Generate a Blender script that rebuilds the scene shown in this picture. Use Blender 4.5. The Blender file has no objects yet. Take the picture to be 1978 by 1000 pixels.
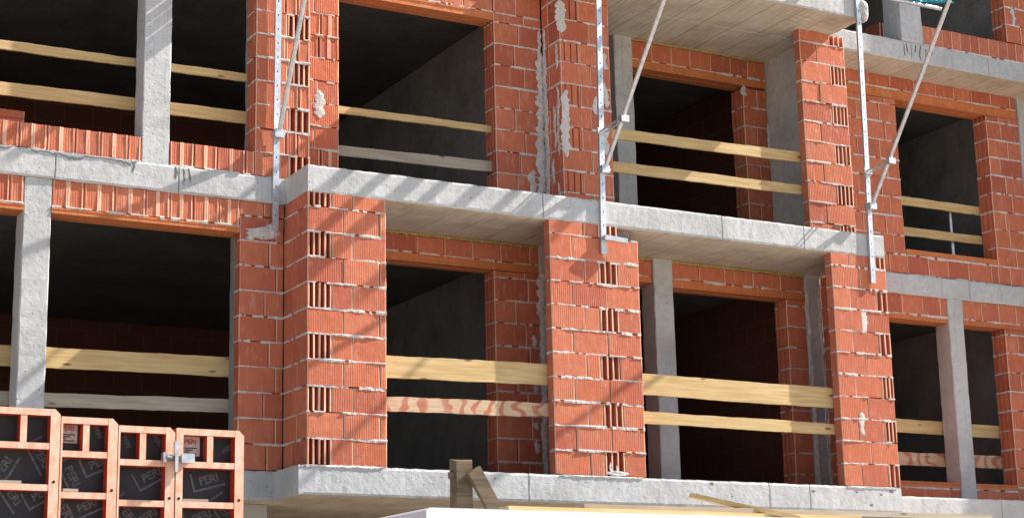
import bpy, bmesh, math, random
from mathutils import Vector, Matrix
random.seed(11)
R = math.radians
sc = bpy.context.scene
COL = sc.collection

# ------------------------------------------------------------------ camera
# X runs along the facade, Y goes into the building, Z up; z = 0 is the top of the lower slab
cam = bpy.data.cameras.new('camera'); cam_o = bpy.data.objects.new('camera', cam); COL.objects.link(cam_o)
cam.sensor_fit = 'HORIZONTAL'; cam.sensor_width = 36; cam.lens = 63.485
cam.clip_start = .1; cam.clip_end = 3000
RT = Vector((.87472, -.48413, -.02201)); DN = Vector((.09076, .20825, -.97386)); FW = Vector((.47605, .84986, .22610))
mw = Matrix((RT, -DN, -FW)).transposed().to_4x4()
mw.translation = Vector((-6.5312, -15.6682, -1.9879))
cam_o.matrix_world = mw
sc.camera = cam_o

# ------------------------------------------------------------------ light
SUN = Vector((4.4, -1.0, 4.14)).normalized()          # towards the sun, grazing the facade from the right
w = bpy.data.worlds.new('World'); sc.world = w; w.use_nodes = True
nt = w.node_tree
sky = nt.nodes.new('ShaderNodeTexSky'); sky.sky_type = 'NISHITA'; sky.sun_disc = False
sky.sun_elevation = math.asin(SUN.z); sky.sun_rotation = math.atan2(SUN.x, SUN.y)
sky.air_density = 1.0; sky.dust_density = 1.2; sky.ozone_density = 1.0
bg = nt.nodes['Background']; bg.inputs['Strength'].default_value = .085
nt.links.new(sky.outputs[0], bg.inputs['Color'])
sl = bpy.data.lights.new('sun', 'SUN'); sl.energy = 5.0; sl.angle = R(.53); sl.color = (1, .955, .90)
so = bpy.data.objects.new('sun', sl); COL.objects.link(so)
so.rotation_euler = SUN.to_track_quat('Z', 'Y').to_euler(); so.location = (20, -10, 30)
sc.view_settings.view_transform = 'Standard'; sc.view_settings.look = 'None'
sc.view_settings.gamma = 1; sc.view_settings.use_curve_mapping = False
sc.view_settings.exposure = 1.2
sc.cycles.max_bounces = 8; sc.cycles.diffuse_bounces = 5

# ------------------------------------------------------------------ materials
def new_mat(name):
    m = bpy.data.materials.new(name); m.use_nodes = True
    return m, m.node_tree.nodes, m.node_tree.links, m.node_tree.nodes['Principled BSDF']
def noise(N, L, vec, scale, detail=4, rough=.55):
    n = N.new('ShaderNodeTexNoise'); n.inputs['Scale'].default_value = scale
    n.inputs['Detail'].default_value = detail; n.inputs['Roughness'].default_value = rough
    L.new(vec, n.inputs['Vector']); return n.outputs['Fac']
def ramp(N, L, fac, stops):
    r = N.new('ShaderNodeValToRGB'); e = r.color_ramp.elements
    while len(e) < len(stops): e.new(.5)
    for el, (p, c) in zip(e, stops):
        el.position = p; el.color = (c if isinstance(c, tuple) else (c, c, c)) + (1,)
    L.new(fac, r.inputs[0]); return r.outputs[0]
def mix(N, L, fac, a, b, mode='MIX'):
    m = N.new('ShaderNodeMix'); m.data_type = 'RGBA'; m.blend_type = mode
    for sock, v in ((m.inputs[0], fac), (m.inputs[6], a), (m.inputs[7], b)):
        if isinstance(v, (int, float)): sock.default_value = v
        elif isinstance(v, tuple): sock.default_value = v + (1,)
        else: L.new(v, sock)
    return m.outputs[2]
def math_n(N, L, op, a, b=None, c=None):
    m = N.new('ShaderNodeMath'); m.operation = op
    for i, v in enumerate((a, b, c)):
        if v is None: continue
        if isinstance(v, (int, float)): m.inputs[i].default_value = v
        else: L.new(v, m.inputs[i])
    return m.outputs[0]
def bump(N, L, P, h, strength, dist):
    b = N.new('ShaderNodeBump'); b.inputs['Strength'].default_value = strength; b.inputs['Distance'].default_value = dist
    L.new(h, b.inputs['Height']); L.new(b.outputs[0], P.inputs['Normal']); return b
def obj_co(N): return N.new('ShaderNodeTexCoord').outputs['Object']
def world_co(N): return N.new('ShaderNodeNewGeometry').outputs['Position']
def stretch(N, L, vec, s):
    m = N.new('ShaderNodeMapping'); m.inputs['Scale'].default_value = s; L.new(vec, m.inputs[0]); return m.outputs[0]

def brick_mat(name, c1, c2, c3):
    m, N, L, P = new_mat(name)
    oc = obj_co(N); wc = world_co(N); oi = N.new('ShaderNodeObjectInfo').outputs['Random']
    base = ramp(N, L, oi, [(0, c1), (.5, c2), (1, c3)])
    n1 = noise(N, L, wc, 9, 5, .6)
    base = mix(N, L, ramp(N, L, n1, [(.35, 0.), (.75, .5)]), base, tuple(x * .62 for x in c2))
    n2 = noise(N, L, stretch(N, L, wc, (14, 14, 3.5)), 1.6, 5, .65)
    base = mix(N, L, ramp(N, L, n2, [(.54, 0.), (.76, .45)]), base, (.70, .42, .32))     # pale kiln and mortar dust
    n3 = noise(N, L, wc, 38, 3, .6)
    base = mix(N, L, ramp(N, L, n3, [(.68, 0.), (.74, .6)]), base, (.60, .52, .46))
    L.new(base, P.inputs['Base Color']); P.inputs['Roughness'].default_value = .88
    P.inputs['Specular IOR Level'].default_value = .2
    sep = N.new('ShaderNodeSeparateXYZ'); L.new(oc, sep.inputs[0])
    wob = math_n(N, L, 'MULTIPLY', noise(N, L, oc, 5, 2), .004)
    sx = math_n(N, L, 'SINE', math_n(N, L, 'MULTIPLY', math_n(N, L, 'ADD', sep.outputs[0], wob), 2 * math.pi / .024))
    sy = math_n(N, L, 'SINE', math_n(N, L, 'MULTIPLY', math_n(N, L, 'ADD', sep.outputs[1], wob), 2 * math.pi / .024))
    rib = math_n(N, L, 'MULTIPLY', math_n(N, L, 'ADD', sx, sy), math_n(N, L, 'MULTIPLY', math_n(N, L, 'FRACT', math_n(N, L, 'MULTIPLY', oi, 7.3)), .0011))
    fine = math_n(N, L, 'MULTIPLY', noise(N, L, wc, 60, 4, .6), .003)
    big = math_n(N, L, 'MULTIPLY', noise(N, L, wc, 8, 3, .5), .006)
    bump(N, L, P, math_n(N, L, 'ADD', rib, math_n(N, L, 'ADD', fine, big)), .8, 1)
    return m
M_BRICK = brick_mat('clay_block', (.53, .145, .072), (.60, .188, .100), (.43, .112, .066))
M_EDGE = brick_mat('worn_highlit_edge', (.78, .42, .28), (.80, .46, .31), (.72, .36, .24))  # edge wear plus bright edge highlights put into the colour
M_LINTEL = brick_mat('clay_lintel', (.58, .19, .07), (.60, .20, .075), (.54, .17, .07))

def concrete_mat(name, base, dark, light, pits=1., warm=None, scale=1.):
    m, N, L, P = new_mat(name); wc = world_co(N)
    n1 = noise(N, L, wc, 1.6 * scale, 5, .6); n2 = noise(N, L, wc, 13 * scale, 5, .65)
    c = ramp(N, L, n1, [(.3, dark), (.5, base), (.72, light)])
    c = mix(N, L, ramp(N, L, n2, [(.42, 0.), (.8, .6)]), c, tuple(x * .85 for x in dark))
    scr = noise(N, L, stretch(N, L, wc, (5, 5, 40)), 1.2, 6, .75)
    c = mix(N, L, ramp(N, L, scr, [(.62, 0.), (.66, .45)]), c, tuple(x * .5 for x in dark))
    if warm:
        n4 = noise(N, L, wc, .9, 4, .6)
        c = mix(N, L, ramp(N, L, n4, [(.35, 0.), (.65, .9)]), c, warm)
    streak = noise(N, L, stretch(N, L, wc, (22, 22, 1.2)), 1, 4, .6)
    c = mix(N, L, ramp(N, L, streak, [(.58, 0.), (.80, .35)]), c, tuple(x * .55 for x in dark))
    v = N.new('ShaderNodeTexVoronoi'); v.inputs['Scale'].default_value = 16 * scale
    L.new(stretch(N, L, wc, (1, 1, 1.5)), v.inputs['Vector'])
    gate = noise(N, L, wc, 5, 2)
    pit = math_n(N, L, 'MULTIPLY', ramp(N, L, v.outputs['Distance'], [(.06, 1.), (.16, 0.)]), ramp(N, L, gate, [(.44, 0.), (.54, pits)]))
    c = mix(N, L, pit, c, (.10, .095, .09))
    L.new(c, P.inputs['Base Color']); P.inputs['Roughness'].default_value = .92
    P.inputs['Specular IOR Level'].default_value = .2
    h = math_n(N, L, 'SUBTRACT', math_n(N, L, 'MULTIPLY', noise(N, L, wc, 22, 5, .6), .006), math_n(N, L, 'MULTIPLY', pit, .006))
    h = math_n(N, L, 'ADD', h, math_n(N, L, 'MULTIPLY', noise(N, L, wc, 4, 3, .5), .006))
    bump(N, L, P, h, .85, 1)
    return m
M_CONC = concrete_mat('cast_concrete', (.52, .515, .50), (.42, .415, .40), (.60, .595, .58))
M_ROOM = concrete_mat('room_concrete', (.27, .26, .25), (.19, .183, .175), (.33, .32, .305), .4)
M_CEIL = concrete_mat('shade_dark_ceiling', (.14, .135, .13), (.10, .096, .09), (.17, .165, .155), .3)  # darkness of the rooms put into the concrete colour
def soffit_mat():
    m, N, L, P = new_mat('board_marked_concrete'); wc = world_co(N)
    sep = N.new('ShaderNodeSeparateXYZ'); L.new(wc, sep.inputs[0])
    n1 = noise(N, L, wc, 2.2, 5, .6)
    c = ramp(N, L, n1, [(.3, (.46, .40, .31)), (.5, (.60, .53, .42)), (.72, (.66, .60, .50))])
    grain = noise(N, L, stretch(N, L, wc, (30, 2, 2)), 1, 4, .6)
    c = mix(N, L, ramp(N, L, grain, [(.45, 0.), (.75, .4)]), c, (.24, .20, .16))
    fr = math_n(N, L, 'FRACT', math_n(N, L, 'DIVIDE', math_n(N, L, 'ADD', sep.outputs[0], math_n(N, L, 'MULTIPLY', noise(N, L, wc, 3, 2), .05)), .42))
    line = ramp(N, L, fr, [(.0, 1.), (.035, 0.)])
    c = mix(N, L, math_n(N, L, 'MULTIPLY', line, .85), c, (.12, .10, .08))
    L.new(c, P.inputs['Base Color']); P.inputs['Roughness'].default_value = .9; P.inputs['Specular IOR Level'].default_value = .2
    h = math_n(N, L, 'ADD', math_n(N, L, 'MULTIPLY', line, .006), math_n(N, L, 'MULTIPLY', noise(N, L, wc, 9, 5), .01))
    bump(N, L, P, h, .5, 1)
    return m
M_SOFFIT = soffit_mat()

def simple_mat(name, col, rough=.7, metal=0., var=.25, scale=14, bumpd=.003, spec=.3):
    m, N, L, P = new_mat(name); wc = world_co(N)
    n1 = noise(N, L, wc, scale, 5, .6)
    c = mix(N, L, ramp(N, L, n1, [(.35, 0.), (.7, 1.)]), tuple(x * (1 - var) for x in col), tuple(min(1, x * (1 + var * .5)) for x in col))
    L.new(c, P.inputs['Base Color']); P.inputs['Roughness'].default_value = rough; P.inputs['Metallic'].default_value = metal
    P.inputs['Specular IOR Level'].default_value = spec
    if bumpd: bump(N, L, P, math_n(N, L, 'MULTIPLY', noise(N, L, wc, scale * 3, 4), bumpd), .6, 1)
    return m
M_MORTAR = simple_mat('mortar', (.62, .58, .54), .95, 0, .22, 25, .008)
M_JOINT = simple_mat('joint_bed', (.30, .24, .21), .95, 0, .3, 25, .006)
M_FLOOR = simple_mat('dimmed_floor', (.16, .15, .135), .95, 0, .3, 4, .01)  # slab tops coloured dark so less light bounces into the rooms
M_FOAM = simple_mat('yellow_foam', (.50, .36, .12), .8, 0, .3, 30, .01)
M_STEEL = simple_mat('galvanised_steel', (.62, .63, .64), .42, .75, .22, 18, .001, .5)
M_DARKSTEEL = simple_mat('dull_steel', (.30, .29, .27), .5, .7, .3, 30, .001, .5)
M_PAINT = simple_mat('orange_red_paint', (.55, .060, .025), .45, 0, .25, 22, .001, .4)
def flange_mat():  # wear and cement film, plus sunlit paleness put into the base colour
    m, N, L, P = new_mat('worn_sunlit_paint_with_cement_film'); wc = world_co(N)
    n1 = noise(N, L, stretch(N, L, wc, (1, 1, .5)), 26, 6, .7); n2 = noise(N, L, wc, 90, 4, .6)
    c = mix(N, L, ramp(N, L, n1, [(.38, 0.), (.62, 1.)]), (.80, .37, .22), (.84, .56, .42))
    c = mix(N, L, ramp(N, L, n2, [(.62, 0.), (.68, .8)]), c, (.40, .36, .33))
    c = mix(N, L, ramp(N, L, n1, [(.66, 0.), (.70, .8)]), c, (.66, .62, .56))
    L.new(c, P.inputs['Base Color']); P.inputs['Roughness'].default_value = .7
    return m
M_FLANGE = flange_mat()
M_PLY = simple_mat('dark_film_plywood', (.016, .015, .017), .6, 0, .5, 9, .002, .5)
M_PRINT = simple_mat('grey_print', (.13, .13, .14), .7, 0, .5, 40, 0)
M_LABEL = simple_mat('label_paper', (.62, .58, .54), .8, 0, .3, 40, 0)
M_LABELINK = simple_mat('label_ink', (.50, .06, .03), .8, 0, .3, 40, 0)
M_BLACKINK = simple_mat('label_black', (.05, .04, .04), .8, 0, .3, 40, 0)
M_HOLE = simple_mat('shadowy_bore', (.015, .013, .012), .9, 0, .1, 10, 0)
M_WHITE = simple_mat('white_cabin_paint', (.74, .75, .77), .4, 0, .10, 3, .001, .4)
M_NET = simple_mat('teal_net', (.03, .30, .40), .8, 0, .5, 60, .004)
M_DIRT = simple_mat('site_dirt', (.38, .325, .26), .95, 0, .35, 1.2, .06)
def wood_mat(name, a, b, knot, marks=None):
    m, N, L, P = new_mat(name); oc = obj_co(N); oi = N.new('ShaderNodeObjectInfo').outputs['Random']
    off = N.new('ShaderNodeVectorMath'); off.operation = 'ADD'
    cmb = N.new('ShaderNodeCombineXYZ'); L.new(math_n(N, L, 'MULTIPLY', oi, 40), cmb.inputs[0]); L.new(math_n(N, L, 'MULTIPLY', oi, 13), cmb.inputs[2])
    L.new(oc, off.inputs[0]); L.new(cmb.outputs[0], off.inputs[1]); v = off.outputs[0]
    g = noise(N, L, stretch(N, L, v, (1.3, 12, 26)), 1.6, 5, .6)
    big = noise(N, L, stretch(N, L, v, (1.2, 3, 5)), 1.5, 3)
    c = ramp(N, L, g, [(.3, b), (.55, a), (.75, tuple(min(1, x * 1.12) for x in a))])
    c = mix(N, L, ramp(N, L, big, [(.4, 0.), (.7, .5)]), c, b)
    vo = N.new('ShaderNodeTexVoronoi'); vo.inputs['Scale'].default_value = 1.0
    L.new(stretch(N, L, v, (2.4, 1, 8)), vo.inputs['Vector'])
    kn = ramp(N, L, vo.outputs['Distance'], [(.07, 1.), (.14, 0.)])
    c = mix(N, L, kn, c, knot)
    if marks:
        s = N.new('ShaderNodeTexWave'); s.inputs['Scale'].default_value = 1.6; s.inputs['Distortion'].default_value = 11; s.inputs['Detail'].default_value = 2
        L.new(stretch(N, L, v, (1, .2, 2.4)), s.inputs['Vector'])
        c = mix(N, L, ramp(N, L, s.outputs['Fac'], [(.62, 0.), (.8, .85)]), c, marks)
        n5 = noise(N, L, v, 9, 3); c = mix(N, L, ramp(N, L, n5, [(.45, 0.), (.65, .45)]), c, (.55, .30, .22))
    L.new(c, P.inputs['Base Color']); P.inputs['Roughness'].default_value = .75; P.inputs['Specular IOR Level'].default_value = .25
    bump(N, L, P, math_n(N, L, 'MULTIPLY', g, .004), .6, 1)
    return m
M_WOOD = wood_mat('fresh_pine', (.62, .44, .21), (.47, .30, .12), (.20, .10, .045))
M_WOODGREY = wood_mat('greyed_pine', (.46, .39, .29), (.34, .27, .19), (.15, .10, .06))
M_WOODRED = wood_mat('bark_edged_pine', (.60, .44, .28), (.50, .32, .18), (.25, .12, .06), (.42, .12, .06))
M_WOODOLD = wood_mat('weathered_timber', (.15, .105, .06), (.06, .042, .028), (.06, .04, .025))
def brickwall_mat():
    m, N, L, P = new_mat('brickwork_in_room'); wc = world_co(N)
    sep = N.new('ShaderNodeSeparateXYZ'); L.new(wc, sep.inputs[0])
    cmb = N.new('ShaderNodeCombineXYZ'); L.new(math_n(N, L, 'ADD', sep.outputs[0], sep.outputs[1]), cmb.inputs[0]); L.new(sep.outputs[2], cmb.inputs[1])
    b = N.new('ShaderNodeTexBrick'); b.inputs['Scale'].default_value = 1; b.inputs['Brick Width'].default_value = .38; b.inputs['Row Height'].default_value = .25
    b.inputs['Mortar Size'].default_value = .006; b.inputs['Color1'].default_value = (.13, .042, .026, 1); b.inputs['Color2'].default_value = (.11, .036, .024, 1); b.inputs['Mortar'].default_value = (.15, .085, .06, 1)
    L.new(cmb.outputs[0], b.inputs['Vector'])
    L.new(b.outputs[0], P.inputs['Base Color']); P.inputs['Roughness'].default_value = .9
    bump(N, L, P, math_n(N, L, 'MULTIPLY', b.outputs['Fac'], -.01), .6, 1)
    return m
M_BRICKWALL = brickwall_mat()

# ------------------------------------------------------------------ mesh helpers
WL = {}
def link(o, parent, loc=Vector((0, 0, 0))):
    COL.objects.link(o); loc = Vector(loc)
    if parent: o.parent = parent; o.location = loc - WL[parent.name]
    else: o.location = loc
    WL[o.name] = loc
    return o
def empty(name, loc=(0, 0, 0), parent=None):
    o = bpy.data.objects.new(name, None); o.empty_display_size = .2
    return link(o, parent, loc)
def tag(o, label, cat=None, group=None, kind=None):
    if label: o['label'] = label
    if cat: o['category'] = cat
    if group: o['group'] = group
    if kind: o['kind'] = kind
    return o
class MB:
    def __init__(s): s.v = []; s.f = []; s.m = []
    def add(s, vs, fs, mi=0):
        n = len(s.v); s.v += [tuple(v) for v in vs]; s.f += [tuple(i + n for i in f) for f in fs]; s.m += [mi] * len(fs); return s
    def box(s, x0, x1, y0, y1, z0, z1, mi=0):
        return s.add([(x, y, z) for z in (z0, z1) for y in (y0, y1) for x in (x0, x1)],
                     [(0, 2, 3, 1), (4, 5, 7, 6), (0, 1, 5, 4), (2, 6, 7, 3), (0, 4, 6, 2), (1, 3, 7, 5)], mi)
    def prism(s, poly, axis, a, b, mi=0):
        """poly in the two other axes (x,z for axis y; x,y for z; y,z for x), extruded from a to b"""
        def p3(u, v, t): return (u, t, v) if axis == 'y' else (u, v, t) if axis == 'z' else (t, u, v)
        n = len(poly); vs = [p3(u, v, a) for u, v in poly] + [p3(u, v, b) for u, v in poly]
        fs = [tuple(range(n))[::-1], tuple(range(n, 2 * n))] + [(i, (i + 1) % n, n + (i + 1) % n, n + i) for i in range(n)]
        return s.add(vs, fs, mi)
    def tube(s, p, q, r, seg=12, mi=0, flat=None):
        p, q = Vector(p), Vector(q); d = (q - p).normalized()
        u = d.cross(Vector((0, 0, 1)) if abs(d.z) < .95 else Vector((1, 0, 0))).normalized(); v = d.cross(u)
        ru, rv = flat or (r, r)
        ring = [(math.cos(2 * math.pi * i / seg), math.sin(2 * math.pi * i / seg)) for i in range(seg)]
        vs = [p + u * c * ru + v * t * rv for c, t in ring] + [q + u * c * ru + v * t * rv for c, t in ring]
        return s.add(vs, [(i, (i + 1) % seg, seg + (i + 1) % seg, seg + i) for i in range(seg)] + [tuple(range(seg))[::-1], tuple(range(seg, 2 * seg))], mi)
    def bar(s, p, q, a, b, up=Vector((0, 0, 1)), mi=0):
        """rectangular bar from p to q, a wide across, b along up"""
        p, q = Vector(p), Vector(q); d = (q - p).normalized(); u = d.cross(up).normalized(); v = u.cross(d)
        c = [(-1, -1), (1, -1), (1, 1), (-1, 1)]
        vs = [o + u * i * a / 2 + v * j * b / 2 for o in (p, q) for i, j in c]
        return s.add(vs, [(3, 2, 1, 0), (4, 5, 6, 7)] + [(i, (i + 1) % 4, 4 + (i + 1) % 4, 4 + i) for i in range(4)], mi)
    def mesh(s, name, mats, smooth=False):
        me = bpy.data.meshes.new(name); me.from_pydata(s.v, [], s.f)
        for m in (mats if isinstance(mats, (list, tuple)) else [mats]): me.materials.append(m)
        bm = bmesh.new(); bm.from_mesh(me)
        for f, mi in zip(bm.faces, s.m): f.material_index = mi; f.smooth = smooth
        bmesh.ops.recalc_face_normals(bm, faces=bm.faces); bm.to_mesh(me); bm.free()
        return me
    def build(s, name, mats, parent=None, origin=None, smooth=False):
        if origin is None:
            origin = Vector((sum(v[0] for v in s.v), sum(v[1] for v in s.v), sum(v[2] for v in s.v))) / max(1, len(s.v))
        origin = Vector(origin); s.v = [tuple(Vector(v) - origin) for v in s.v]
        return link(bpy.data.objects.new(name, s.mesh(name, mats, smooth)), parent, origin)

# ------------------------------------------------------------------ ground
g = MB(); n = 60
g.add([(-1500, -1500, -3.45), (1500, -1500, -3.45), (1500, 1500, -3.45), (-1500, 1500, -3.45)], [(0, 1, 2, 3)])
tag(g.build('ground', M_DIRT, None, (0, 0, -3.45)), 'pale trodden site dirt in front of the building', None, None, 'structure')

# ------------------------------------------------------------------ building: slabs
Z1, Z2B, Z2, Z3B, Z3 = 0., 2.65, 2.916, 5.566, 5.826
building = tag(empty('apartment_building', (0, .61, -3.45)), 'unfinished apartment building of red hollow clay blocks and bare concrete slabs', 'building')
def slab(outline, z0, z1, joints=()):
    """outline: ((x, y), visible edge after it?), front edges get a rough, subdivided rim"""
    ring = []
    for i, (x, y, vis) in enumerate(outline):
        X, Y, _ = outline[(i + 1) % len(outline)]
        ring.append((x, y, 0))
        if not vis: continue
        d = math.hypot(X - x, Y - y); k = max(1, int(d / .055))
        pts = [(j / k, 0.) for j in range(1, k)]
        if abs(Y - y) < 1e-6:
            for jx in joints:
                t = (jx - x) / (X - x)
                if .01 < t < .99: pts = [p for p in pts if abs(p[0] - t) > .012 / d] + [(t - .007 / d, 0), (t, .02), (t + .007 / d, 0)]
        for t, rec in sorted(pts):
            ring.append((x + (X - x) * t, y + (Y - y) * t + rec, 1))
    n = len(ring); rows = [0, .08, .35, .65, .92, 1.]
    v = []
    for ri, r in enumerate(rows):
        for x, y, jit in ring:
            a = (.004 if ri in (0, len(rows) - 1) else .0015) * jit
            v.append((x, y + random.uniform(-a, a) + (.007 * jit if ri in (0, len(rows) - 1) else 0), z0 + (z1 - z0) * r + random.uniform(-a, a)))
    f = []
    for ri in range(len(rows) - 1):
        for i in range(n): f.append((ri * n + i, ri * n + (i + 1) % n, (ri + 1) * n + (i + 1) % n, (ri + 1) * n + i))
    m = MB(); m.add(v, f, 0); m.add([v[i] for i in range(n)], [tuple(range(n))[::-1]], 1); m.add([v[(len(rows) - 1) * n + i] for i in range(n)], [tuple(range(n))], 2)
    return m.build('floor_slab', [M_CONC, M_SOFFIT, M_FLOOR], building)
slab([(-7, .61, 1), (-.084, .61, 1), (-.084, 0, 1), (7.19, 0, 1), (7.19, .73, 1), (12, .73, 1), (17, .73, 0), (17, 8, 0), (-7, 8, 0)], -.276, 0, (2.38, 5.35, 5.9, 9.4))
slab([(-7, .588, 1), (0, .588, 1), (0, 0, 1), (7.19, 0, 1), (7.19, 1.475, 1), (12, 1.475, 0), (12, 0, 0), (17, 0, 0), (17, 8, 0), (-7, 8, 0)], Z2B, Z2, (-2.3, -1.1, 2.63, 4.9, 6.03, 9.87))
slab([(-7, .605, 1), (.275, .605, 0), (.275, 1.0, 0), (2.95, 1.0, 0), (2.95, 0, 1), (7.12, 0, 1), (7.12, .93, 1), (12, .93, 0), (12, 0, 0), (17, 0, 0), (17, 8, 0), (-7, 8, 0)], Z3B, Z3, (10.0,))
slab([(-7, .605, 0), (.275, .605, 0), (.275, 1.0, 0), (12, .93, 0), (12, 0, 0), (17, 0, 0), (17, 8, 0), (-7, 8, 0)], 8.48, 8.74)

# concrete columns and walls
def cbox(name, x0, x1, y0, y1, z0, z1, m=None, rough=True):
    """a concrete prism with slightly rough long edges"""
    m = m or M_CONC; mb = MB(); k = max(1, int((z1 - z0) / .12)) if rough else 1
    c = .008 if rough else 0.
    base = [(x0 + c, y0), (x1 - c, y0), (x1, y0 + c), (x1, y1), (x0, y1), (x0, y0 + c)] if c else [(x0, y0), (x1, y0), (x1, y1), (x0, y1)]
    v = []
    for i in range(k + 1):
        for x, y in base:
            j = .0035 if rough and 0 < i < k else 0
            v.append((x + random.uniform(-j, j), y + random.uniform(-j, j), z0 + (z1 - z0) * i / k))
    n = len(base); f = [(i * n + a, i * n + (a + 1) % n, (i + 1) * n + (a + 1) % n, (i + 1) * n + a) for i in range(k) for a in range(n)]
    f += [tuple(range(n))[::-1], tuple(range(k * n, k * n + n))]
    return mb.add(v, f).build(name, m, building)
cbox('column', -2.575, -2.318, .61, .86, .002, 2.648)
cbox('column', -1.468, -1.195, .61, .86, Z2 + .002, Z3B - .002)
cbox('column', -.457, -.2, .745, .88, .002, 2.634, M_ROOM)
cbox('column', -.309, -.1, .862, .915, Z2 + .002, Z3B - .016, M_ROOM)
cbox('column', 4.69, 4.95, 1.07, 1.33, .002, 2.648)
cbox('column', 6.87, 7.085, 1.075, 1.33, .002, 2.648)
cbox('column', 3.195, 3.29, 1.07, 1.33, .002, 2.648)
cbox('column', 4.685, 4.945, 1.72, 2.0, Z2 + .002, Z3B - .002)
cbox('column', 9.485, 9.735, 1.485, 1.74, .002, 2.648)
cbox('column', 8.545, 8.9, .932, 1.25, Z3 + .002, 8.478)
cbox('column', 11.03, 11.3, 1.48, 1.75, Z2 + .002, Z3B - .002)
cbox('concrete_wall', 6.975, 7.25, .74, 2.02, Z2 + .002, Z3B - .002)
# rooms behind the openings
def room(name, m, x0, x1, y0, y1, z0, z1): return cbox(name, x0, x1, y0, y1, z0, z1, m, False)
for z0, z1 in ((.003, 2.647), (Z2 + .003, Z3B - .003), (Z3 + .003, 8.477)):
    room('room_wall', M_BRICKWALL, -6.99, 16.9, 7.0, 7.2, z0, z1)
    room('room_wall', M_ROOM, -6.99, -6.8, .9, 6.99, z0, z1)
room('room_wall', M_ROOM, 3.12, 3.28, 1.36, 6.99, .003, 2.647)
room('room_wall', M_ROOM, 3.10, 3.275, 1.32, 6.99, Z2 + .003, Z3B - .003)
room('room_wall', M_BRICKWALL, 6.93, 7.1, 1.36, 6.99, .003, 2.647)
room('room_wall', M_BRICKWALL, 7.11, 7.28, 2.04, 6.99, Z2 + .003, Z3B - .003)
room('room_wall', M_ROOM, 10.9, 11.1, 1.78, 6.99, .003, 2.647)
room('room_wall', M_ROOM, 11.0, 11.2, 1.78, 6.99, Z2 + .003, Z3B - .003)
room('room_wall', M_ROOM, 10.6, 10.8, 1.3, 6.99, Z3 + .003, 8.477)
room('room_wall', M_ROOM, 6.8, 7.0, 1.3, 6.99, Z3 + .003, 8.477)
room('room_wall', M_ROOM, .02, .9, .98, 1.2, .003, 2.33)  # hidden filler added behind the corner pier to block light
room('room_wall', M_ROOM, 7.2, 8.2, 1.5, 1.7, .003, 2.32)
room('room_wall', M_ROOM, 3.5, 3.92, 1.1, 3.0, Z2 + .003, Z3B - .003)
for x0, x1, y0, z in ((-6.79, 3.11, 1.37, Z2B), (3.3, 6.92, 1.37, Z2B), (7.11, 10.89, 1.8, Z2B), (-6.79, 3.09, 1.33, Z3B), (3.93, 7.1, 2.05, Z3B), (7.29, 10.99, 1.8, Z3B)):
    room('dark_shade_plate', M_CEIL, x0, x1, y0, 6.98, z - .014, z - .003)  # plates added under the slabs, room shade put into their colour
room('dark_shade_plate', M_CEIL, -6.79, -.47, .92, 1.36, Z2B - .014, Z2B - .003); room('dark_shade_plate', M_CEIL, -6.79, -.33, .92, 1.32, Z3B - .014, Z3B - .003)
# storey under the lower slab
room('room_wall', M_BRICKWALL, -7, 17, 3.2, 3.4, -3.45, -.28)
for x in (-3.1, -.45, 3.3, 6.6, 9.6, 12.5): cbox('column', x, x + .45, 1.0, 1.4, -3.45, -.279)
# unseen next bay of the facade, shaped to shade the right section
room('unseen_bay_wall', M_BRICKWALL, 12.0, 12.25, .01, 1.7, Z2 + .002, 11.5)
room('unseen_bay_wall', M_BRICKWALL, 12.0, 12.25, .74, 1.7, .002, 2.648)
room('unseen_bay_wall', M_BRICKWALL, 12.26, 14.2, .01, .26, Z2 + .002, 11.5)
room('unseen_bay_wall', M_BRICKWALL, 15.4, 17, .01, .26, Z2 + .002, 11.5)
room('unseen_bay_wall', M_BRICKWALL, 12.26, 17, .74, .99, .002, 2.648)
room('unseen_bay_wall', M_BRICKWALL, 16.75, 17, 1.0, 7.9, -3.45, 11.5)

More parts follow.
